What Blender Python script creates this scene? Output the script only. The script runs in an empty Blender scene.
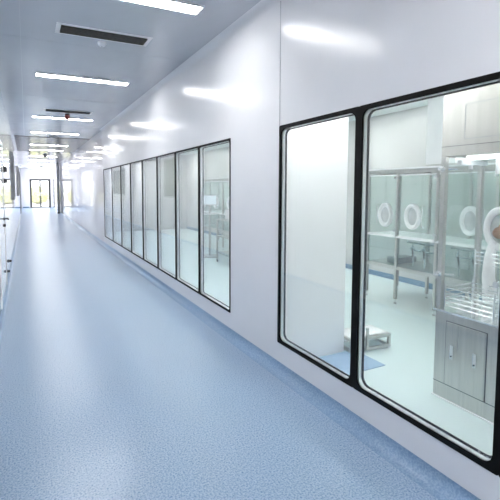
import bpy, math, random
random.seed(4)
COL = bpy.context.scene.collection
PI = math.pi

# ------------------------------------------------------------ materials
def mat(name, col, rough=0.4, metal=0.0, ior=1.5, emit=None, strength=0, coat=0.0, bump=None):
    m = bpy.data.materials.new(name); m.use_nodes = True
    b = m.node_tree.nodes['Principled BSDF']
    b.inputs['Base Color'].default_value = (*col, 1)
    b.inputs['Roughness'].default_value = rough
    b.inputs['Metallic'].default_value = metal
    b.inputs['IOR'].default_value = ior
    if coat:
        b.inputs['Coat Weight'].default_value = coat
        b.inputs['Coat Roughness'].default_value = 0.06
    if emit:
        b.inputs['Emission Color'].default_value = (*emit, 1)
        b.inputs['Emission Strength'].default_value = strength
    return m

def noisy(m, c1, c2, scale, detail=2, stretch=(1, 1, 1), ramp=(0.35, 0.65), rough=None, bump=0.0):
    """drive the base colour between c1 and c2 with object-space noise"""
    nt = m.node_tree; N = nt.nodes; L = nt.links
    b = N['Principled BSDF']
    tc = N.new('ShaderNodeTexCoord'); mp = N.new('ShaderNodeMapping')
    mp.inputs['Scale'].default_value = stretch
    no = N.new('ShaderNodeTexNoise'); no.inputs['Scale'].default_value = scale; no.inputs['Detail'].default_value = detail
    cr = N.new('ShaderNodeValToRGB')
    cr.color_ramp.elements[0].position = ramp[0]; cr.color_ramp.elements[0].color = (*c1, 1)
    cr.color_ramp.elements[1].position = ramp[1]; cr.color_ramp.elements[1].color = (*c2, 1)
    L.new(tc.outputs['Object'], mp.inputs['Vector']); L.new(mp.outputs[0], no.inputs['Vector'])
    L.new(no.outputs['Fac'], cr.inputs['Fac']); L.new(cr.outputs['Color'], b.inputs['Base Color'])
    if rough:
        mr = N.new('ShaderNodeMapRange'); mr.inputs['To Min'].default_value = rough[0]; mr.inputs['To Max'].default_value = rough[1]
        L.new(no.outputs['Fac'], mr.inputs['Value']); L.new(mr.outputs[0], b.inputs['Roughness'])
    if bump:
        bn = N.new('ShaderNodeBump'); bn.inputs['Strength'].default_value = bump; bn.inputs['Distance'].default_value = 0.002
        L.new(no.outputs['Fac'], bn.inputs['Height']); L.new(bn.outputs[0], b.inputs['Normal'])
    return m

def glass(name, tint, gloss=0.0):
    m = bpy.data.materials.new(name); m.use_nodes = True
    nt = m.node_tree; N = nt.nodes; L = nt.links
    N.clear()
    out = N.new('ShaderNodeOutputMaterial'); mix = N.new('ShaderNodeMixShader')
    tr = N.new('ShaderNodeBsdfTransparent'); tr.inputs['Color'].default_value = (*tint, 1)
    gl = N.new('ShaderNodeBsdfGlossy'); gl.inputs['Roughness'].default_value = gloss; gl.inputs['Color'].default_value = (.97, .98, 1, 1)
    geo = N.new('ShaderNodeNewGeometry'); mr = N.new('ShaderNodeMapRange')
    mr.inputs['To Min'].default_value = 1.5; mr.inputs['To Max'].default_value = 1 / 1.5
    fr = N.new('ShaderNodeFresnel')
    L.new(geo.outputs['Backfacing'], mr.inputs['Value']); L.new(mr.outputs[0], fr.inputs['IOR'])
    L.new(fr.outputs[0], mix.inputs['Fac']); L.new(tr.outputs[0], mix.inputs[1]); L.new(gl.outputs[0], mix.inputs[2])
    L.new(mix.outputs[0], out.inputs['Surface'])
    return m

M = {}
M['wall'] = noisy(mat('wall_panel_white', (.80, .80, .82), .25), (.765, .77, .79), (.80, .80, .82), 1.2, 3, rough=(.18, .24))
M['wall'].node_tree.nodes['Principled BSDF'].inputs['Specular IOR Level'].default_value = .36
M['wall_left'] = noisy(mat('wall_panel_gloss', (.84, .83, .86), .1), (.80, .79, .81), (.84, .83, .85), 1.0, 2, rough=(.03, .05))
M['ceiling_far'] = noisy(mat('ceiling_panel_brightened', (.85, .83, .85), .1), (.82, .80, .82), (.88, .86, .88), 1.0, 2, rough=(.06, .1))  # same ceiling, whiter colour stands in for light reflected at the far end
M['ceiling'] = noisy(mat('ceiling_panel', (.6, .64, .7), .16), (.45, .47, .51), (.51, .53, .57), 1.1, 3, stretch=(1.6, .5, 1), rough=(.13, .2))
M['band'] = noisy(mat('ceiling_painted_reflection', (.16, .14, .13), .2), (.07, .055, .05), (.10, .08, .07), 2, 2)  # dark reflection in the glossy ceiling, put into the base colour
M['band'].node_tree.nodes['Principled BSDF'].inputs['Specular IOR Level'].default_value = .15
M['floor'] = noisy(mat('blue_vinyl', (.2, .35, .6), .3), (.175, .285, .45), (.38, .49, .62), 100, 3, ramp=(.37, .63), rough=(.24, .34), bump=.12)
for k_ in ('floor',): M[k_].node_tree.nodes['Principled BSDF'].inputs['IOR'].default_value = 1.75
M['mint'] = noisy(mat('mint_vinyl', (.6, .8, .78), .3), (.62, .72, .72), (.67, .77, .76), 60, 2)
M['cove'] = noisy(mat('cove_vinyl', (.2, .35, .6), .3), (.17, .285, .45), (.28, .40, .55), 95, 3)
M['skirt'] = noisy(mat('skirting_blue', (.14, .3, .5), .35), (.13, .24, .36), (.17, .29, .42), 20)
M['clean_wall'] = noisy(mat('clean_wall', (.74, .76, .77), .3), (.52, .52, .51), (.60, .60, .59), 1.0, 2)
M['pillar'] = noisy(mat('clean_pillar', (.9, .87, .89), .3), (.93, .91, .92), (.96, .94, .95), 1.0, 2)
M['clean_ceiling'] = mat('clean_ceiling', (.72, .8, .78), .4)
M['black'] = noisy(mat('black_frit', (.004, .004, .004), .5), (.002, .002, .002), (.006, .006, .006), 8)
M['black'].node_tree.nodes['Principled BSDF'].inputs['Specular IOR Level'].default_value = .15
M['alu'] = noisy(mat('aluminium', (.8, .82, .84), .45, 1.0), (.74, .76, .78), (.86, .87, .88), 30, 2, stretch=(1, 1, .1))
M['steel'] = noisy(mat('stainless', (.66, .66, .65), .3, 1.0), (.50, .495, .475), (.58, .57, .545), 60, 3, stretch=(1, 1, .03), rough=(.24, .36))
M['steel_hood'] = noisy(mat('brushed_steel_hood', (.5, .49, .46), .5, 1.0), (.44, .43, .40), (.50, .49, .46), 20, 3, stretch=(1, 1, .05), rough=(.48, .56))
M['steel_bright'] = noisy(mat('polished_steel', (.85, .86, .87), .16, 1.0), (.82, .83, .84), (.88, .89, .9), 15)
M['white_pl'] = noisy(mat('white_plastic', (.86, .86, .87), .3), (.84, .84, .85), (.88, .88, .89), 10)
M['white_paint'] = noisy(mat('white_enamel', (.82, .83, .84), .25), (.86, .85, .86), (.90, .89, .90), 10)
M['grey'] = noisy(mat('grey_paint', (.30, .31, .33), .3), (.27, .28, .3), (.33, .34, .36), 10)
M['dark'] = noisy(mat('dark_grey_paint', (.05, .05, .055), .35), (.04, .04, .045), (.06, .06, .065), 10)
M['louvre'] = noisy(mat('vent_metal', (.07, .065, .06), .6), (.055, .05, .045), (.085, .08, .07), 40)
M['red'] = noisy(mat('red_plastic', (.42, .10, .09), .4), (.38, .08, .07), (.46, .12, .11), 10)
M['blue_pl'] = noisy(mat('blue_plastic', (.25, .5, .8), .4), (.22, .46, .77), (.28, .54, .83), 10)
M['brown'] = noisy(mat('brown_rubber', (.32, .17, .10), .5), (.28, .14, .08), (.38, .21, .13), 20)
M['mat'] = noisy(mat('sticky_mat', (.28, .50, .76), .25), (.34, .48, .66), (.39, .53, .72), 50)
M['seam'] = mat('seam', (.36, .37, .40), .5)
M['cuff'] = noisy(mat('cuff_rubber', (.5, .52, .53), .5), (.44, .46, .47), (.52, .54, .55), 12)
M['sleeve'] = noisy(mat('glove_rubber', (.80, .79, .80), .45), (.77, .76, .77), (.83, .82, .83), 12, bump=.4)
M['screen'] = mat('screen', (.25, .3, .34), .15, emit=(.6, .7, .75), strength=.4)
M['glass'] = glass('pane_glass', (.992, .997, .995))
M['glass_green'] = glass('enclosure_glass', (.93, .97, .96))
M['glass_dark'] = glass('lower_glass', (.80, .88, .88))
M['lamp'] = mat('lamp_diffuser', (.9, .9, .9), .4, emit=(1, .99, .98), strength=17)
M['lamp_far'] = mat('lamp_diffuser_far', (.9, .9, .9), .4, emit=(1, .98, .98), strength=17)
M['lamp_hood'] = mat('hood_lamp', (.9, .9, .9), .4, emit=(.95, 1, 1), strength=1.5)
M['lamp_clean'] = mat('clean_lamp', (.9, .9, .9), .4, emit=(.98, 1, .985), strength=9.6)
M['leaf'] = noisy(mat('hedge_leaf', (.5, .55, .15), .7), (.42, .44, .22), (.66, .64, .42), 6, 4)
M['ground'] = noisy(mat('outside_ground', (.6, .58, .55), .8), (.52, .5, .48), (.66, .64, .6), 3)

# ------------------------------------------------------------ mesh helpers
class MB:
    def __init__(s): s.v = []; s.f = []
    def box(s, x0, x1, y0, y1, z0, z1):
        n = len(s.v)
        s.v += [(x, y, z) for z in (z0, z1) for x, y in ((x0, y0), (x1, y0), (x1, y1), (x0, y1))]
        s.f += [tuple(n + i for i in q) for q in ((3, 2, 1, 0), (4, 5, 6, 7), (0, 1, 5, 4), (1, 2, 6, 5), (2, 3, 7, 6), (3, 0, 4, 7))]
        return s
    def tube(s, pts, r, n=10, r2=None):
        """round bar through a list of points"""
        k0 = len(s.v); m = len(pts)
        for i, p in enumerate(pts):
            a = pts[max(i - 1, 0)]; b = pts[min(i + 1, m - 1)]
            d = [b[j] - a[j] for j in range(3)]; L = math.sqrt(sum(c * c for c in d)) or 1; d = [c / L for c in d]
            up = (0, 0, 1) if abs(d[2]) < .9 else (1, 0, 0)
            u = (d[1] * up[2] - d[2] * up[1], d[2] * up[0] - d[0] * up[2], d[0] * up[1] - d[1] * up[0])
            l = math.sqrt(sum(c * c for c in u)); u = [c / l for c in u]
            w = (d[1] * u[2] - d[2] * u[1], d[2] * u[0] - d[0] * u[2], d[0] * u[1] - d[1] * u[0])
            rr = r if r2 is None else r + (r2 - r) * i / (m - 1)
            for k in range(n):
                t = 2 * PI * k / n
                s.v.append(tuple(p[j] + rr * (math.cos(t) * u[j] + math.sin(t) * w[j]) for j in range(3)))
        for i in range(m - 1):
            for k in range(n):
                a = k0 + i * n + k; b = k0 + i * n + (k + 1) % n
                s.f.append((a, b, b + n, a + n))
        s.f.append(tuple(k0 + k for k in range(n))[::-1]); s.f.append(tuple(k0 + (m - 1) * n + k for k in range(n)))
        return s
    def lathe(s, prof, c, axis='z', n=28, sy=1.0, sz=1.0):
        """prof = [(radius, along)] closed solid; axis z or x"""
        k0 = len(s.v); m = len(prof)
        for r, h in prof:
            for k in range(n):
                t = 2 * PI * k / n
                if axis == 'z': s.v.append((c[0] + r * math.cos(t), c[1] + r * math.sin(t), c[2] + h))
                else: s.v.append((c[0] + h, c[1] + r * sy * math.cos(t), c[2] + r * sz * math.sin(t)))
        for i in range(m - 1):
            for k in range(n):
                a = k0 + i * n + k; b = k0 + i * n + (k + 1) % n
                s.f.append((a, b, b + n, a + n))
        s.f.append(tuple(k0 + k for k in range(n))[::-1]); s.f.append(tuple(k0 + (m - 1) * n + k for k in range(n)))
        return s
    def ring(s, y0, y1, z0, z1, r, ib, ir, x0, x1, seg=8):
        """flat frame in the YZ plane, thickness x0..x1; outer radius r, border ib, inner radius ir"""
        def outline(a0, a1, b0, b1, rr):
            pts = []
            for cy, cz, st in ((a1 - rr, b1 - rr, 0), (a0 + rr, b1 - rr, 1), (a0 + rr, b0 + rr, 2), (a1 - rr, b0 + rr, 3)):
                for k in range(seg + 1):
                    t = (st + k / seg) * PI / 2
                    pts.append((cy + rr * math.cos(t), cz + rr * math.sin(t)))
            return pts
        o = outline(y0, y1, z0, z1, max(r, 1e-4)); i_ = outline(y0 + ib, y1 - ib, z0 + ib, z1 - ib, ir); n = len(o); k0 = len(s.v)
        for x in (x0, x1):
            s.v += [(x, a, b) for a, b in o]; s.v += [(x, a, b) for a, b in i_]
        for k in range(n):
            j = (k + 1) % n
            O0, O1, I0, I1 = k0 + k, k0 + j, k0 + n + k, k0 + n + j
            P0, P1, Q0, Q1 = O0 + 2 * n, O1 + 2 * n, I0 + 2 * n, I1 + 2 * n
            s.f += [(O0, I0, I1, O1), (P0, P1, Q1, Q0), (O0, O1, P1, P0), (I0, Q0, Q1, I1)]
        return s
    def build(s, name, m, parent=None, bevel=0.0, smooth=False):
        me = bpy.data.meshes.new(name); me.from_pydata(s.v, [], s.f); me.validate(); me.update()
        import bmesh
        bm = bmesh.new(); bm.from_mesh(me); bmesh.ops.recalc_face_normals(bm, faces=bm.faces); bm.to_mesh(me); bm.free()
        me.materials.append(m)
        o = bpy.data.objects.new(name, me); COL.objects.link(o)
        if parent is not None: o.parent = parent
        if smooth:
            for p in me.polygons: p.use_smooth = True
            try: me.set_sharp_from_angle(angle=math.radians(40))
            except Exception: pass
        if bevel:
            b = o.modifiers.new('bevel', 'BEVEL'); b.width = bevel; b.segments = 2; b.limit_method = 'ANGLE'
        return o

def struct(o): o['kind'] = 'structure'; return o
def thing(name, label, cat, loc=(0, 0, 0), group=None):
    o = bpy.data.objects.new(name, None); COL.objects.link(o); o.location = loc; o.empty_display_size = .1
    o['label'] = label; o['category'] = cat
    if group: o['group'] = group
    return o
def tag(o, label, cat, group=None):
    o['label'] = label; o['category'] = cat
    if group: o['group'] = group
    return o
def copy_tree(o, parent=None):
    c = o.copy(); COL.objects.link(c)
    if parent is not None: c.parent = parent
    for ch in list(o.children): copy_tree(ch, c)
    return c

# ------------------------------------------------------------ dimensions
XL, XR, XI = -.32, 1.90, 1.95       # left wall, right wall faces, inner face
YB, YE = -6.0, 36.5
ZC = 3.14
CX1, CZ = 5.62, 2.84                # clean room far wall, ceiling
CYE = 15.0
ZW0, ZW1 = .25, 2.075
NEAR = [(1.06, 1.985), (1.985, 2.89)]
FY = [3.79, 4.655, 5.53, 6.43, 7.36, 8.3, 9.24, 10.28, 11.45]
FAR = list(zip(FY[:-1], FY[1:]))
WINS = [(.13, 1.06)] + NEAR + FAR

# ------------------------------------------------------------ shell
struct(MB().box(XL - .3, XR + .1, YB, YE + .1, -.1, 0).build('floor', M['floor']))
struct(MB().box(XI, CX1 + .1, YB, CYE + .1, -.1, 0).build('floor_clean_room', M['mint']))
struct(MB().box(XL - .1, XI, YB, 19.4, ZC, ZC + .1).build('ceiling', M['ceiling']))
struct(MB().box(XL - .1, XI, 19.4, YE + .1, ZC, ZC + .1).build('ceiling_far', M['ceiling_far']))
struct(MB().box(XI, CX1 + .1, YB, CYE + .1, CZ, CZ + .1).build('ceiling_clean_room', M['clean_ceiling']))
WL0, WL1 = 29.6, 35.9       # added glazed opening, brings daylight into the far end of the corridor
struct(MB().box(XL - .1, XL, YB, WL0, 0, ZC).box(XL - .1, XL, WL1, YE + .1, 0, ZC).box(XL - .1, XL, WL0, WL1, 0, .25).box(XL - .1, XL, WL0, WL1, 2.95, ZC).build('wall_left', M['wall_left']))
wl = MB().ring(WL0, WL1, .25, 2.95, .002, .05, .002, XL - .07, XL - .03, 1)
wl = struct(wl.build('window_12', M['grey']))
for q in range(1, 4):
    yq = WL0 + (WL1 - WL0) * q / 4
    MB().box(XL - .07, XL - .03, yq - .025, yq + .025, .30, 2.90).build('mullion', M['grey'], wl)
MB().box(XL - .053, XL - .047, WL0 + .05, WL1 - .05, .30, 2.90).build('pane', M['glass'], wl)
w = MB()
YM = 11.6
w.box(XR, XI, YB, YM, 0, ZW0).box(XR, XI, YB, YM, ZW1, ZC)
w.box(XR, XI, YB, .13, ZW0, ZW1).box(XR, XI, 2.89, 3.79, ZW0, ZW1).box(XR, XI, 11.45, YM, ZW0, ZW1)
struct(MB().box(XR, XI, YM, YE, 0, ZC).build('wall_right_glossy', M['wall_left']))
struct(w.build('wall_right', M['wall']))
struct(MB().box(XL - .1, XI, YB - .1, YB, 0, ZC).build('wall_behind', M['wall']))
# end wall with a doorway
DX0, DX1, DZ = .27, 1.80, 2.32
e = MB(); e.box(XL, DX0, YE, YE + .1, 0, ZC).box(DX1, XR, YE, YE + .1, 0, ZC).box(DX0, DX1, YE, YE + .1, DZ, ZC)
struct(e.build('wall_back', M['wall_left']))
struct(MB().box(CX1, CX1 + .1, YB, CYE, 0, CZ).build('wall_clean_room_far', M['clean_wall']))
struct(MB().box(XI, CX1, CYE, CYE + .1, 0, CZ).build('wall_clean_room_end', M['clean_wall']))
struct(MB().box(XI, CX1, YB - .1, YB, 0, CZ).build('wall_clean_room_behind', M['clean_wall']))
struct(MB().box(XI, 2.70, 2.955, 3.74, 0, CZ).build('wall_clean_room_pillar', M['pillar'], bevel=.006))

# ceiling-to-wall cove and floor coving (quarter rounds)
def cove(xw, sgn, z, r, y0, y1, up, n=10):
    """solid quarter-round fillet in the corner at (xw, z)"""
    b = MB(); k = 0
    for y in (y0, y1):
        b.v.append((xw, y, z))
        for i in range(n + 1):
            t = i / n * PI / 2
            b.v.append((xw + sgn * r * (1 - math.sin(t)), y, z + up * r * (1 - math.cos(t))))
    m = n + 2
    for i in range(m):
        j = (i + 1) % m; b.f.append((i, j, j + m, i + m))
    b.f.append(tuple(range(m))); b.f.append(tuple(range(m, 2 * m))[::-1])
    return b
o = struct(cove(XR, -1, 0, .085, YB, YE, 1).build('baseboard_right', M['cove'], smooth=True))
o = struct(cove(XL, 1, 0, .05, YB, YE, 1).build('baseboard_left', M['cove'], smooth=True))
o = struct(cove(XR, -1, ZC, .07, YB, YM, -1).build('trim_1', M['wall'], smooth=True))
struct(MB().box(XL + .05, DX0 - .06, YE - .012, YE, 0, .1).build('baseboard_back', M['skirt']))
struct(MB().box(CX1 - .015, CX1, YB, CYE, 0, .09).build('baseboard_clean_room', M['skirt'], bevel=.004))
struct(MB().box(XR - .003, XR, 2.884, 2.890, ZW1 + .001, ZC - .07).build('trim_2', M['seam']))
struct(MB().box(XR - .0015, XR, 11.6, 11.605, .09, ZC - .07).build('trim_3', M['seam']))
struct(MB().box(XL + .05, XR, 13.9, 19.4, ZC - .012, ZC).build('ceiling_reflection_band', M['band']))  # thin sheet under the ceiling carrying the painted dark reflection
for i, y in enumerate((.9, 4.9, 7.9, 11.2)):
    struct(MB().box(XL, XR - .07, y, y + .004, ZC - .0012, ZC).build('trim_%d' % (4 + i), M['seam']))
struct(MB().box(-.005, 0, YB, 13.9, ZC - .0012, ZC).build('trim_8', M['seam']))

# ------------------------------------------------------------ windows
def window(i, y0, y1):
    b, R = (.030, .055) if y0 < 3 else (.022, .03)
    fr = struct(MB().ring(y0, y1, ZW0, ZW1, .012, b, R, XR - .004, XR + .004).build('window_%d' % i, M['black']))
    MB().box(XR + .004, XR + .010, y0, y1, ZW0, ZW1).build('pane', M['glass'], fr)
    MB().ring(y0 + .002, y1 - .002, ZW0 + .002, ZW1 - .002, .012, b - .002, R, XR + .011, XI - .012).build('spacer', M['alu'], fr, smooth=True)
    MB().box(XI - .010, XI - .004, y0, y1, ZW0, ZW1).build('pane', M['glass'], fr)
    MB().ring(y0, y1, ZW0, ZW1, .012, b + .007, R, XI - .004, XI + .002).build('inner_frame', M['black'], fr)
    if i in (2, 3):
        e = MB(); yy = y0 + .09 if i == 2 else y1 - .14
        for k, (dw, dh) in enumerate(((.010, .012), (.006, .004), (.012, .004), (.008, .003), (.012, .004))):
            e.box(XR + .0028, XR + .0038, yy - .02 * k, yy - .02 * k + dw, ZW0 + .055, ZW0 + .055 + dh)
        e.build('etched_mark', M['grey'], fr)
for i, (a, b) in enumerate(WINS): window(i + 1, a, b)

# ------------------------------------------------------------ doors
# end double door, dark frame with glazed leaves
d = MB(); t = .075
d.box(DX0, DX0 + t, YE - .02, YE + .1, 0, DZ).box(DX1 - t, DX1, YE - .02, YE + .1, 0, DZ).box(DX0 + t, DX1 - t, YE - .02, YE + .1, DZ - t, DZ)
dd = struct(d.build('door_1', M['dark']))
xm = (DX0 + DX1) / 2
for x0, x1 in ((DX0 + t, xm - .004), (xm + .004, DX1 - t)):
    l = MB(); y0, y1 = YE + .02, YE + .06; s = .065
    l.box(x0, x0 + s, y0, y1, .01, DZ - t).box(x1 - s, x1, y0, y1, .01, DZ - t).box(x0 + s, x1 - s, y0, y1, .01, .09).box(x0 + s, x1 - s, y0, y1, DZ - t - s, DZ - t)
    lf = l.build('leaf', M['dark'], dd)
    MB().box(x0 + s, x1 - s, YE + .035, YE + .043, .09, DZ - t - s).build('pane', M['glass'], lf)
    hx = x1 - s / 2 if x0 < xm - .1 else x0 + s / 2
    MB().tube([(hx, y0, .95), (hx, y0 - .05, .97), (hx, y0 - .05, 1.25), (hx, y0, 1.27)], .012, 8).build('handle', M['steel_bright'], lf)

# white flush door on the left wall
d = MB(); ya, yb, zt = 5.75, 7.25, 2.25
d.box(XL, XL + .012, ya, ya + .05, .05, zt).box(XL, XL + .012, yb - .05, yb, .05, zt).box(XL, XL + .012, ya + .05, yb - .05, zt - .05, zt)
dl = struct(d.build('door_2', M['white_paint'], bevel=.002))
MB().box(XL, XL + .006, ya + .053, yb - .053, .052, zt - .053).build('leaf', M['wall_left'], dl)
h = MB(); h.tube([(XL + .006, 7.08, 1.10), (XL + .065, 7.08, 1.10), (XL + .065, 6.96, 1.10)], .011, 8); h.lathe([(.026, 0), (.026, .008)], (XL + .006, 7.08, 1.10), 'x', 16)
h.build('handle', M['dark'], dl, smooth=True)
MB().lathe([(.022, 0), (.022, .02)], (XL + .006, 7.08, 1.0), 'x', 16).build('lock_cylinder', M['dark'], dl, smooth=True)
# dark doorframe on the left wall far down the corridor
d = MB().box(XL, XL + .03, 27.4, 27.55, .05, 2.1).box(XL, XL + .03, 28.5, 28.65, .05, 2.1).box(XL, XL + .03, 27.55, 28.5, 2.0, 2.1)
dl = struct(d.build('door_3', M['grey']))
MB().box(XL, XL + .012, 27.55, 28.5, .05, 2.0).build('leaf', M['white_paint'], dl)

# ------------------------------------------------------------ left wall fittings
def wall_panel(y0, y1, z0, z1, label):
    t = thing('wall_panel', label, 'panel', (XL, (y0 + y1) / 2, z0))
    hy = (y1 - y0) / 2; hz = z1 - z0
    MB().box(0, .03, -hy + .04, hy - .04, .04, hz - .04).build('board', M['dark'], t)
    MB().ring(-hy, hy, 0, hz, .004, .05, .004, 0, .045, 1).build('frame', M['grey'], t)
wall_panel(11.9, 13.1, 1.27, 2.52, 'dark grey framed panel on left wall, nearest of the three panels')
wall_panel(19.2, 21.8, 1.25, 2.50, 'dark grey framed panel on left wall before the bright end door, middle of three')
wall_panel(25.0, 26.8, 1.25, 2.45, 'dark grey framed panel on left wall, farthest of three and beside the doorway')
def box_fit(name, y, z, h, label, cat, mm='dark', dx=.05, dy=.09):
    t = thing(name, label, cat, (XL, y, z - h / 2))
    MB().box(0, dx * .35, -dy / 2, dy / 2, 0, h).build('base', M[mm], t, bevel=.003)
    MB().box(dx * .35, dx, -dy / 2 + .008, dy / 2 - .008, .008, h - .008).build('cover', M[mm], t, bevel=.005)
box_fit('switch_box', 7.6, 1.87, .10, 'small black switch box on left glossy wall, upper one', 'switch box')
box_fit('switch_box', 7.55, 1.68, .08, 'small black switch box on left glossy wall, lower one', 'switch box')
def stop(y, z, label):
    t = thing('door_stop', label, 'door stop', (XL, y, z))
    MB().lathe([(.03, 0), (.03, .01)], (0, 0, 0), 'x', 16).build('base', M['dark'], t)
    MB().lathe([(.02, .01), (.02, .045), (.014, .05)], (0, 0, 0), 'x', 16).build('bumper', M['dark'], t, smooth=True)
stop(8.2, .27, 'black door stop low on left wall, farther from the camera')
stop(7.35, .24, 'black door stop low on left wall, nearer to the camera')

# column at the right wall far down
c = thing('column', 'slim grey round column standing against right wall near corridor end', 'column', (1.81, 27.6, 0))
MB().lathe([(.08, 0.06), (.08, ZC)], (0, 0, 0), 'z', 24).build('shaft', M['grey'], c, smooth=True)
MB().lathe([(.088, 0), (.088, .08)], (0, 0, 0), 'z', 24).build('base', M['dark'], c, smooth=True)

# ------------------------------------------------------------ ceiling fittings
def ceil_lamp(y, label, first=[None]):
    if first[0] is None:
        t = thing('ceiling_lamp', label, 'lamp', (.80, y, ZC), 'linear ceiling lamps over the corridor')
        f = MB(); f.box(-.64, .64, -.09, -.078, -.018, 0).box(-.64, .64, .078, .09, -.018, 0).box(-.64, -.625, -.078, .078, -.018, 0).box(.625, .64, -.078, .078, -.018, 0)
        f.build('frame', M['white_paint'], t)
        MB().box(-.625, .625, -.078, .078, -.014, -.002).build('diffuser', M['lamp'], t)
        first[0] = t
    else:
        t = copy_tree(first[0]); t.location = (.80, y, ZC); t['label'] = label
    return t
lamps = [(3.47, 'long white ceiling lamp at top edge, nearest in the corridor'),
         (6.32, 'long white ceiling lamp between the two dark vents, second from the camera'),
         (10.0, 'long white ceiling lamp just beyond the farther vent and red beacon, third from camera'),
         (12.75, 'long white ceiling lamp beside the round detector, fourth from camera'),
         (16.2, 'long white lamp on dark ceiling band, nearer of the two there'),
         (18.35, 'long white lamp on dark ceiling band, farther of the two there'),
         (22.0, 'distant ceiling lamp first beyond the dark ceiling band'),
         (25.2, 'distant ceiling lamp second beyond the dark band, before the column'),
         (29.4, 'distant ceiling lamp just beyond the grey column'),
         (33.6, 'farthest ceiling lamp, closest to the bright end door')]
for y, l in lamps:
    t = ceil_lamp(y, l)
    if 13.9 < y < 19.4: t.location.z = ZC - .012
    if y > 19.4:
        for c_ in t.children:
            if c_.name.startswith('diffuser'):
                c_.data = c_.data.copy(); c_.data.materials[0] = M['lamp_far']
for y in (.4, -2.6, -5.0):
    ceil_lamp(y, 'long white ceiling lamp over the corridor behind the camera')

def vent(x, y, label, L=.85, W=.20):
    t = thing('ceiling_vent', label, 'vent', (x, y, ZC))
    f = MB(); o = .045; hx, hy = L / 2, W / 2
    f.box(-hx - o, hx + o, -hy - o, -hy, -.004, 0).box(-hx - o, hx + o, hy, hy + o, -.004, 0).box(-hx - o, -hx, -hy, hy, -.004, 0).box(hx, hx + o, -hy, hy, -.004, 0)
    f.build('frame', M['white_paint'], t, bevel=.002)
    MB().box(-hx, hx, -hy, hy, -.003, -.001).build('backing', M['dark'], t)
    s = MB(); n = 6
    for k in range(n):
        yy = -hy + W * (k + .5) / n
        s.box(-hx, hx, yy - .007, yy + .007, -.016, -.003)
    s.build('louvre', M['louvre'], t)
vent(.78, 4.46, 'dark slotted ceiling vent with white frame, nearest the camera')
vent(.83, 9.1, 'dark slotted ceiling vent farther down, with the red beacon beside it')

def detector(x, y, label, r=.055, z=ZC):
    t = thing('smoke_detector', label, 'smoke detector', (x, y, z))
    MB().lathe([(r * 1.15, 0), (r * 1.15, -.012)], (0, 0, 0)).build('base', M['white_paint'], t, smooth=True)
    MB().lathe([(r, -.012), (r * .9, -.03), (r * .5, -.042), (.004, -.043)], (0, 0, 0)).build('dome', M['white_pl'], t, smooth=True)
    MB().lathe([(.008, -.0425), (.008, -.046)], (0, 0, 0)).build('sensor', M['grey'], t)
detector(.79, 4.70, 'round white smoke detector beside the nearest ceiling vent', .042)
t = thing('ceiling_speaker', 'round grey ceiling fitting before the fourth lamp and dark band', 'ceiling speaker', (.80, 13.5, ZC))
MB().lathe([(.15, 0), (.15, -.015), (.13, -.02)], (0, 0, 0)).build('rim', M['white_paint'], t, smooth=True)
MB().lathe([(.12, -.018), (.11, -.045), (.05, -.06), (.004, -.062)], (0, 0, 0)).build('dome', M['grey'], t, smooth=True)
for x, y, l in ((.86, 21.3, 'small black dome on distant ceiling, nearer one just past the dark band'), (1.0, 31.5, 'small black dome on distant ceiling, farther one nearest the end door')):
    t = thing('ceiling_camera', l, 'camera', (x, y, ZC))
    MB().lathe([(.10, 0), (.10, -.02)], (0, 0, 0)).build('base', M['white_paint'], t)
    MB().lathe([(.085, -.02), (.075, -.07), (.04, -.1), (.004, -.105)], (0, 0, 0)).build('dome', M['dark'], t, smooth=True)
t = thing('alarm_beacon', 'small red alarm beacon hanging from ceiling beside the farther vent', 'alarm', (.84, 9.45, ZC))
MB().lathe([(.05, 0), (.05, -.02)], (0, 0, 0)).build('base', M['dark'], t)
MB().lathe([(.045, -.02), (.05, -.04), (.048, -.085), (.03, -.11), (.004, -.114)], (0, 0, 0)).build('lens', M['red'], t, smooth=True)

# ------------------------------------------------------------ clean room lights
k = 0
for y, xs in ((-1.2, (2.9, 4.7)), (2.55, (2.35, 4.9)), (5.2, (2.9, 4.7)), (8.0, (2.9, 4.7)), (11.2, (2.9, 4.7)), (13.8, (2.9, 4.7)), (-3, (2.9, 4.7))):
    for x in xs:
        row = 'window side' if x < 4 else 'far wall side'
        t = thing('ceiling_panel_light', 'square white ceiling light in the clean room behind the glass, %s' % row, 'lamp', (x, y, CZ), 'square ceiling lights in the clean room')
        f = MB(); f.box(-.31, .31, -.31, -.29, -.012, 0).box(-.31, .31, .29, .31, -.012, 0).box(-.31, -.29, -.29, .29, -.012, 0).box(.29, .31, -.29, .29, -.012, 0)
        f.build('frame', M['alu'], t)
        MB().box(-.29, .29, -.29, .29, -.009, -.002).build('diffuser', M['lamp_clean'], t)

# ------------------------------------------------------------ clean room things
t = thing('floor_mat', 'blue sticky mat on pale green floor beside the white pillar', 'mat', (2.45, 2.74, 0))
MB().box(-.40, .36, -.19, .20, 0, .006).build('pad', M['mat'], t, bevel=.002)
t.rotation_euler = (0, 0, 0)

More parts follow.
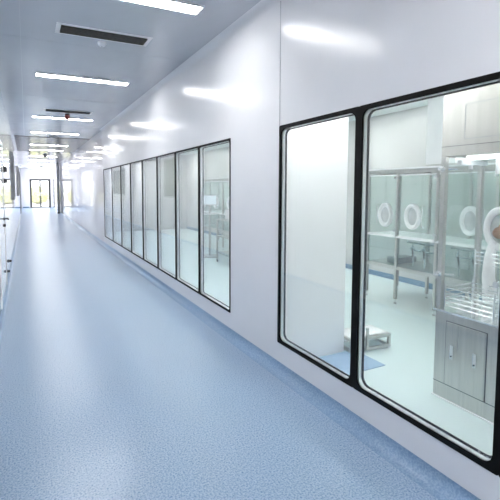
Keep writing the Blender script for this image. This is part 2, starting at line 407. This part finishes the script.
# low stainless platform with upright post
t = thing('low_trolley', 'low stainless steel platform trolley with upright post behind white pillar edge', 'trolley', (2.90, 2.86, 0))
t.rotation_euler = (0, 0, math.radians(-4))
f = MB(); r = .014
Lx, Ly = .28, .26; x0 = -.20
for y in (0, Ly):
    f.box(x0, Lx - .0, y - r, y + r, .012, .04).box(x0, Lx, y - r, y + r, .115, .143)
for x in (x0, Lx - 2 * r):
    f.box(x, x + 2 * r, r, Ly - r, .012, .04).box(x, x + 2 * r, r, Ly - r, .115, .143)
    for y in (0, Ly): f.box(x, x + 2 * r, y - r, y + r, .04, .115)
f.build('frame', M['steel'], t, bevel=.003)
MB().box(x0 + .02, Lx - .02, .012, Ly - .012, .143, .147).build('platform', M['white_paint'], t)
MB().box(-.035, -.01, -r - .02, -r, .02, .24).build('post', M['steel'], t, bevel=.003)
for x in (x0 + .02, Lx - .035):
    for y in (0, Ly - .0):
        MB().lathe([(.012, 0), (.012, .013)], (x, y, 0), 'z', 12).build('foot', M['steel'], t)

def port(parent, x, y, z, ry, rz, face=-1, disc='cuff', nm='glove_port'):
    """oval glove port: thick white ring, sunken glove cuff"""
    o = MB()
    prof = [(.66, 0), (.68, .028), (.80, .042), (.93, .042), (1.0, .03), (1.0, 0), (.98, -.015), (.66, -.015)]
    k0 = len(o.v); n = 40; m = len(prof)
    for r, h in prof:
        for q in range(n):
            a = 2 * PI * q / n
            o.v.append((x + face * h, y + r * ry * math.cos(a), z + r * rz * math.sin(a)))
    for i in range(m):
        for q in range(n):
            a = i * n + q; b = i * n + (q + 1) % n; c = ((i + 1) % m) * n + (q + 1) % n; e = ((i + 1) % m) * n + q
            o.f.append((a, b, c, e))
    pr = o.build(nm, M['white_pl'], parent, smooth=True)
    MB().lathe([(.70, .0), (.70, -.006), (.4, -.012), (.02, -.014)], (x, y, z), 'x', 32, ry, rz).build('glove_cuff', M[disc], pr, smooth=True)
    return pr

def dhandle(parent, x, y, z0, z1, m='steel_bright', nm='door_handle'):
    return MB().tube([(x, y, z0), (x - .045, y, z0), (x - .045, y, z1), (x, y, z1)], .008, 8).build(nm, M[m], parent, smooth=True)

# the row of glove-box enclosures (frame with glazed bays)
def enclosure(name, label, ys, x0, x1, ports=True, loc=(0, 0, 0), shelf=True, ztop=1.78, group=None):
    t = thing(name, label, 'isolator', loc, group)
    w = .036
    for j, y in enumerate(ys):
        for x in (x0, x1):
            p = MB().box(x - w / 2, x + w / 2, y - w / 2, y + w / 2, .07, ztop).build('post', M['steel'], t, bevel=.003)
            MB().lathe([(.022, 0), (.022, .012), (.009, .02), (.009, .07)], (x, y, 0), 'z', 12).build('foot', M['steel_bright'], p, smooth=True)
    ya, yb = min(ys), max(ys)
    for za, zb in ((ztop - .02, ztop + .03), (.47, .51)):
        r = MB()
        for x in (x0, x1): r.box(x - .015, x + .015, ya, yb, za, zb)
        for y in ys: r.box(x0, x1, y - .015, y + .015, za, zb)
        r.build('rail', M['steel'], t)
    MB().box(x0 - .04, x1 + .04, ya - .04, yb + .04, ztop + .03, ztop + .05).build('top_plate', M['white_paint'], t)
    MB().box(x0 + .02, x1, ya, yb, .51, .518).build('lower_shelf', M['steel'], t)
    for j in range(len(ys) - 1):
        a, b = sorted((ys[j], ys[j + 1]))
        zb = .93 if shelf else .55
        g = MB().box(x0 - .004, x0 + .004, a + .02, b - .02, zb, ztop - .04).build('glass_door', M['glass_green'], t)
        for zr in (ztop - .05, zb - .01):
            MB().box(x0 - .008, x0 + .008, a + .02, b - .02, zr, zr + .015).build('door_rim', M['white_pl'], g)
        MB().box(x1 - .004, x1 + .004, a + .02, b - .02, .93, ztop - .04).build('glass_panel', M['glass_green'], t)
        if shelf:
            MB().box(x0 - .004, x0 + .004, a + .02, b - .02, .52, .90).build('lower_glass', M['glass_dark'], t)
            MB().box(x0 - .05, x1, a + .018, b - .018, .905, .925).build('worktop', M['white_pl'], t, bevel=.003)
        if ports and ports[j] is not None:
            port(g, x0 - .006, ports[j], 1.20, .115, .165)
            dhandle(g, x0 - .004, ports[j] + (.12 if j == 0 else -.165), 1.07, 1.34)
        for z in (1.70, 1.0):
            MB().lathe([(.016, 0), (.016, .03), (.01, .045)], (x0 - .06, b, z), 'x', 12).build('clamp', M['steel_bright'], t, smooth=True)
    for y in (ya, yb):
        MB().box(x0 + .02, x1 - .02, y - .004, y + .004, .93, ztop - .03).build('end_glass', M['glass_green'], t)
    return t
iso = enclosure('glove_box', 'long stainless framed glove box enclosure with white oval ports along far clean room wall',
                [4.43, 3.91, 3.32, 2.62, 2.0], 4.45, 5.07, ports=[4.10, 3.66, 2.90, None])
# process valves and pipework below the worktop
def pipes(parent, x, ya, yb, n):
    rnd = random.Random(7)
    mp = MB(); mp.tube([(x, ya, .84), (x, yb, .84)], .016, 10); mp.build('pipe', M['steel_bright'], parent, smooth=True)
    mp = MB(); mp.tube([(x + .1, ya, .72), (x + .1, yb, .72)], .012, 10); mp.build('pipe', M['steel_bright'], parent, smooth=True)
    for k in range(n):
        y = ya + (yb - ya) * (k + .5) / n
        v = MB(); v.tube([(x, y, .84), (x, y, .70), (x - .02, y - .03, .62), (x - .02, y - .03, .52)], .011, 8)
        v.lathe([(.028, 0), (.032, .02), (.02, .045)], (x, y, .74), 'z', 14)
        vv = v.build('valve', M['steel_bright'], parent, smooth=True)
        l = MB(); l.tube([(x - .01, y, .77), (x - .06, y - .05, .66)], .009, 8); l.build('lever', M['dark'], vv, smooth=True)
pipes(iso, 4.62, 3.88, 3.36, 3)
pipes(iso, 4.62, 3.24, 2.7, 3)
b = MB(); b.box(4.6, 4.95, 4.0, 4.2, .518, .60); b.build('drawer_box', M['grey'], iso)

# second enclosure deeper in the room, behind the far windows
iso2 = enclosure('glove_box', 'glove box enclosure deep in clean room, seen through far corridor windows', [10.9, 10.1, 9.3, 8.5, 7.7], 4.45, 5.07,
                 ports=[10.5, 9.7, 8.9, 8.1])

# exhaust duct standing on the enclosure
t = thing('exhaust_duct', 'white square exhaust duct rising from glove box top to the ceiling', 'duct', (4.75, 3.41, 1.83))
MB().box(-.17, .17, -.20, .20, .0, CZ - 1.83).build('casing', M['white_paint'], t, bevel=.004)
MB().box(-.19, .19, -.22, .22, 0, .03).build('flange', M['steel'], t)

# monitor on a stand
t = thing('monitor_stand', 'control monitor on a steel stand seen through the nearest far-row window', 'monitor', (3.75, 8.55, 0))
t.rotation_euler = (0, 0, math.radians(-28))
MB().box(-.2, .2, -.2, .2, 0, .03).build('base', M['steel'], t, bevel=.005)
MB().tube([(0, 0, .03), (0, 0, 1.2)], .022, 12).build('pole', M['steel'], t)
s = MB().box(-.17, .17, -.03, .01, 1.18, 1.42).build('housing', M['grey'], t, bevel=.006)
MB().box(-.15, .15, -.033, -.030, 1.20, 1.40).build('screen', M['screen'], s)
MB().box(-.18, .18, -.20, -.02, .98, 1.0).build('keyboard_tray', M['white_paint'], t, bevel=.003)
# process cart under / beside it
t = thing('equipment_cart', 'grey equipment cart with open shelves below the control monitor', 'cart', (3.9, 7.55, 0))
f = MB()
for x in (-.28, .28):
    for y in (-.3, .3): f.box(x - .015, x + .015, y - .015, y + .015, .06, .92)
f.build('frame', M['steel'], t)
for z in (.2, .55, .9): MB().box(-.30, .30, -.32, .32, z, z + .02).build('shelf', M['steel'], t)
for x in (-.28, .28):
    for y in (-.3, .3):
        MB().lathe([(.03, -.01), (.03, .01)], (x - .0, y, .032), 'x', 14).build('caster', M['dark'], t)
tag(MB().box(3.75, 4.1, 7.35, 7.75, .92, 1.12).build('instrument_box', M['white_paint'], bevel=.01), 'white instrument box on top of the equipment cart', 'instrument')

# ------------------------------------------------------------ near filling machine
MX0, MX1, MY1, MY0 = 2.74, 3.20, 2.03, .20
t = thing('filling_machine', 'large stainless filling machine with cabinet base, hood and glass sides, right foreground', 'machine', (MX0, MY1, 0))
def L(mb):      # machine is modelled in room coordinates, stored relative to its own origin
    mb.v = [(x - MX0, y - MY1, z) for x, y, z in mb.v]; return mb
base = L(MB().box(MX0, MX1 + .05, MY0, MY1, .0, .655)).build('base_cabinet', M['steel'], t, bevel=.004)
L(MB().box(MX0 - .003, MX0, MY0, MY1, .118, .122)).build('kick_seam', M['dark'], base)
L(MB().box(MX0 - .012, MX0 + .05, MY0, MY1 + .006, .0, .010)).build('floor_sealant', M['white_pl'], base)
L(MB().box(MX0 - .012, MX1 + .06, MY0, MY1 + .012, .655, .668)).build('top_plate', M['steel_bright'], base, bevel=.002)
def access(y0, y1, lat):
    p = L(MB().box(MX0 - .008, MX0 - .001, y0, y1, .126, .592)).build('access_panel', M['steel'], base, bevel=.002)
    L(MB().box(MX0 - .0016, MX0 - .0004, y0 - .006, y1 + .006, .12, .598)).build('panel_gap', M['dark'], p)
    for y in lat:
        q = L(MB().box(MX0 - .022, MX0 - .008, y - .013, y + .013, .33, .435)).build('latch', M['steel_bright'], p, bevel=.004)
        L(MB().lathe([(.006, 0), (.006, .003)], (MX0 - .025, y, .352), 'x', 10)).build('keyhole', M['dark'], q)
access(1.645, 1.935, (1.88, 1.712))
access(1.02, 1.31, (1.25, 1.08))
w = .036
for x in (MX0 + w / 2, MX1 - w / 2):
    for y in (MY1 - w / 2, 1.10, MY0 + w):
        if x < 3 and y == 1.10: continue
        L(MB().box(x - w / 2, x + w / 2, y - w / 2, y + w / 2, .668, 1.79)).build('post', M['steel'], t, bevel=.003)
hood = L(MB().box(MX0, MX1 + .3, MY0, MY1, 1.79, CZ)).build('hood', M['steel_hood'], t, bevel=.004)
L(MB().box(MX0 - .002, MX0, MY0, MY1, 1.858, 1.862)).build('hood_seam', M['dark'], hood)
L(MB().ring(.95, 1.86, 1.90, 2.14, .01, .004, .01, MX0 - .002, MX0)).build('panel_outline', M['grey'], hood)
L(MB().box(MX0 + .09, MX0 + .17, .5, 1.9, 1.765, 1.789)).build('hood_lamp', M['lamp_hood'], hood)
L(MB().box(MX0 + .2, MX1 + .28, .4, 1.98, 1.775, 1.789)).build('hood_liner', M['white_pl'], hood)
# glazing
L(MB().box(MX0 + w, MX1 - w, MY1 - .02, MY1 - .012, .68, 1.78)).build('side_glass', M['glass_green'], t)
bg = L(MB().box(MX1 - .02, MX1 - .012, 1.12, MY1 - w, .68, 1.78)).build('back_glass', M['glass_green'], t)
def portM(y, z, ry, rz, brown):
    holder = port(bg, MX1 - .022 - MX0, y - MY1, z, ry, rz)
    if brown:
        v = MB(); v.lathe([(.035, 0), (.045, -.02), (.03, -.05), (.012, -.06)], (MX1 - .03 - MX0, y - MY1 - .0, z - .03), 'x', 16)
        v.lathe([(.018, -.0), (.018, -.05)], (MX1 - .03 - MX0, y - MY1 - .05, z - .06), 'x', 12)
        v.lathe([(.018, -.0), (.018, -.05)], (MX1 - .03 - MX0, y - MY1 - .03, z + .02), 'x', 12)
        v.build('valve_knob', M['brown'], holder, smooth=True)
portM(1.84, 1.26, .115, .165, True)
portM(1.40, 1.26, .115, .165, False)
# white hanging sleeve
s = MB(); s.tube([(MX1 - .04 - MX0, 1.88 - MY1, 1.16), (MX1 - .06 - MX0, 1.89 - MY1, 1.06), (MX1 - .07 - MX0, 1.89 - MY1, .9), (MX1 - .05 - MX0, 1.88 - MY1, .70)], .028, 12, .05)
s.build('hanging_sleeve', M['sleeve'], t, smooth=True)
# wire guard on the machine deck
g = MB(); zz = .668
pts = [(2.775, 1.985), (2.775, 1.63), (3.10, 1.63), (3.10, 1.985)]
for k in range(5):
    z = zz + .03 + .033 * k
    g.tube([(*p, z) for p in pts] + [(*pts[0], z)], .0045, 6)
for p in pts: g.tube([(*p, zz), (*p, zz + .19)], .008, 8)
for q in range(1, 4):
    y = 1.985 - .355 * q / 4
    g.tube([(2.80, y, zz + .03), (3.08, y, zz + .03)], .004, 6)
L(g).build('wire_guard', M['steel_bright'], t, smooth=True)
g = MB()
for k in range(4): g.tube([(3.12, 1.99, .98 + .03 * k), (3.12, 1.78, .98 + .03 * k)], .004, 6)
for y in (1.99, 1.78): g.tube([(3.12, y, .668), (3.12, y, 1.09)], .006, 6)
L(g).build('test_rack', M['steel_bright'], t, smooth=True)
for (y, z) in ((MY1 - .018, 1.70), (MY1 - .018, .93)):
    k_ = MB(); k_.lathe([(.012, -.04), (.012, -.01), (.02, -.008), (.02, .0)], (MX0, y, z), 'x', 12)
    k_.tube([(MX0 + .02, MY1 - .045, z), (MX0 + .05, MY1 - .1, z)], .008, 8)
    L(k_).build('clamp_knob', M['steel_bright'], t, smooth=True)
k_ = MB(); k_.lathe([(.022, -.05), (.024, -.03), (.012, -.02), (.012, .02)], (2.80, 1.61, .93), 'x', 14); k_.tube([(2.80, 1.61, .668), (2.80, 1.61, .93)], .009, 8)
L(k_).build('turn_knob', M['steel_bright'], t, smooth=True)
# vertical hoses and blue fitting inside
h = MB(); h.tube([(3.05, 1.62, 1.79), (3.05, 1.62, 1.62), (3.02, 1.64, 1.5)], .018, 10); L(h).build('nozzle', M['white_pl'], t, smooth=True)
h = MB(); h.box(2.98, 3.1, 1.60, 1.74, 1.66, 1.72); L(h).build('blue_fitting', M['blue_pl'], t, bevel=.005)
h = MB(); h.tube([(2.9, 1.72, 1.775), (2.9, 1.72, 1.66)], .014, 10); h.tube([(2.93, 1.93, 1.775), (2.93, 1.93, 1.70)], .014, 10); h.box(2.80, 3.1, 1.915, 1.945, 1.73, 1.76)
L(h).build('track', M['white_pl'], t, smooth=True)

# ------------------------------------------------------------ outdoors beyond the end door
struct(MB().box(-30, 30, YE + .1, 75, -.12, -.02).build('ground', M['ground']))
def bush(x, y, r, h, label):
    v = MB(); rnd = random.Random(int(x * 97 + y)); 
    for k in range(420):
        a = rnd.random() * 2 * PI; u = rnd.random(); rr = r * (.75 + .3 * rnd.random())
        z = h * (.05 + .95 * u); q = rr * math.sqrt(max(0, 1 - (2 * u - 1) ** 2 * .8))
        px, py = x + q * math.cos(a), y + q * math.sin(a); s = .10 + .10 * rnd.random()
        d = [rnd.uniform(-1, 1) for _ in range(6)]
        n = len(v.v)
        v.v += [(px, py, z), (px + s * d[0], py + s * d[1], z + s * d[2]), (px + s * d[3], py + s * d[4], z + s * d[5])]
        v.f.append((n, n + 1, n + 2))
    core = MB().lathe([(.1, 0), (r * .7, h * .1), (r * .85, h * .45), (r * .65, h * .8), (.05, h * .97)], (x, y, 0), 'z', 14)
    n = len(v.v); v.v += core.v; v.f += [tuple(i + n for i in f) for f in core.f]
    tag(v.build('garden_bush', M['leaf']), label, 'bush', 'bushes outside the end door')
bush(-.9, 45.0, 1.1, 1.7, 'yellow green bush outside, at left of the end door')
bush(1.1, 46.5, 1.2, 1.9, 'yellow green bush outside, behind the middle of the end door')
bush(3.1, 45.0, 1.1, 1.6, 'yellow green bush outside, at right of the end door')

# ------------------------------------------------------------ light, world, camera
wd = bpy.data.worlds.new('world'); bpy.context.scene.world = wd; wd.use_nodes = True
N = wd.node_tree.nodes; Lk = wd.node_tree.links
bg_ = N['Background']; sky = N.new('ShaderNodeTexSky'); sky.sky_type = 'HOSEK_WILKIE'; sky.turbidity = 8; sky.sun_direction = (.3, -.5, .8)
mixc = N.new('ShaderNodeMixRGB'); mixc.inputs[0].default_value = .75; mixc.inputs[2].default_value = (.95, .97, 1, 1)
Lk.new(sky.outputs[0], mixc.inputs[1]); Lk.new(mixc.outputs[0], bg_.inputs['Color']); bg_.inputs['Strength'].default_value = 2.4

cam = bpy.data.cameras.new('camera'); co = bpy.data.objects.new('camera', cam); COL.objects.link(co)
f = 410.0; cx, cy, hz, vx = 225.0, 217.5, 188.5, 26.0
pitch = math.atan((cy - hz) / f); yaw = math.atan((cx - vx) * math.cos(pitch) / f)
cam.sensor_fit = 'HORIZONTAL'; cam.sensor_width = 36; cam.lens = f / 500 * 36
cam.shift_x = (250 - cx) / 500; cam.shift_y = -(250 - cy) / 500
cam.clip_start = .03; cam.clip_end = 300
co.location = (0, 0, 1.56); co.rotation_euler = (PI / 2 - pitch, 0, -yaw)
sc = bpy.context.scene; sc.camera = co
sc.view_settings.view_transform = 'Standard'; sc.view_settings.look = 'None'; sc.view_settings.exposure = 1.35; sc.view_settings.gamma = 1
sc.view_settings.use_curve_mapping = False
sc.cycles.use_denoising = True
sc.cycles.max_bounces = 12; sc.cycles.diffuse_bounces = 6; sc.cycles.glossy_bounces = 6; sc.cycles.transparent_max_bounces = 40
sc.cycles.sample_clamp_indirect = 8
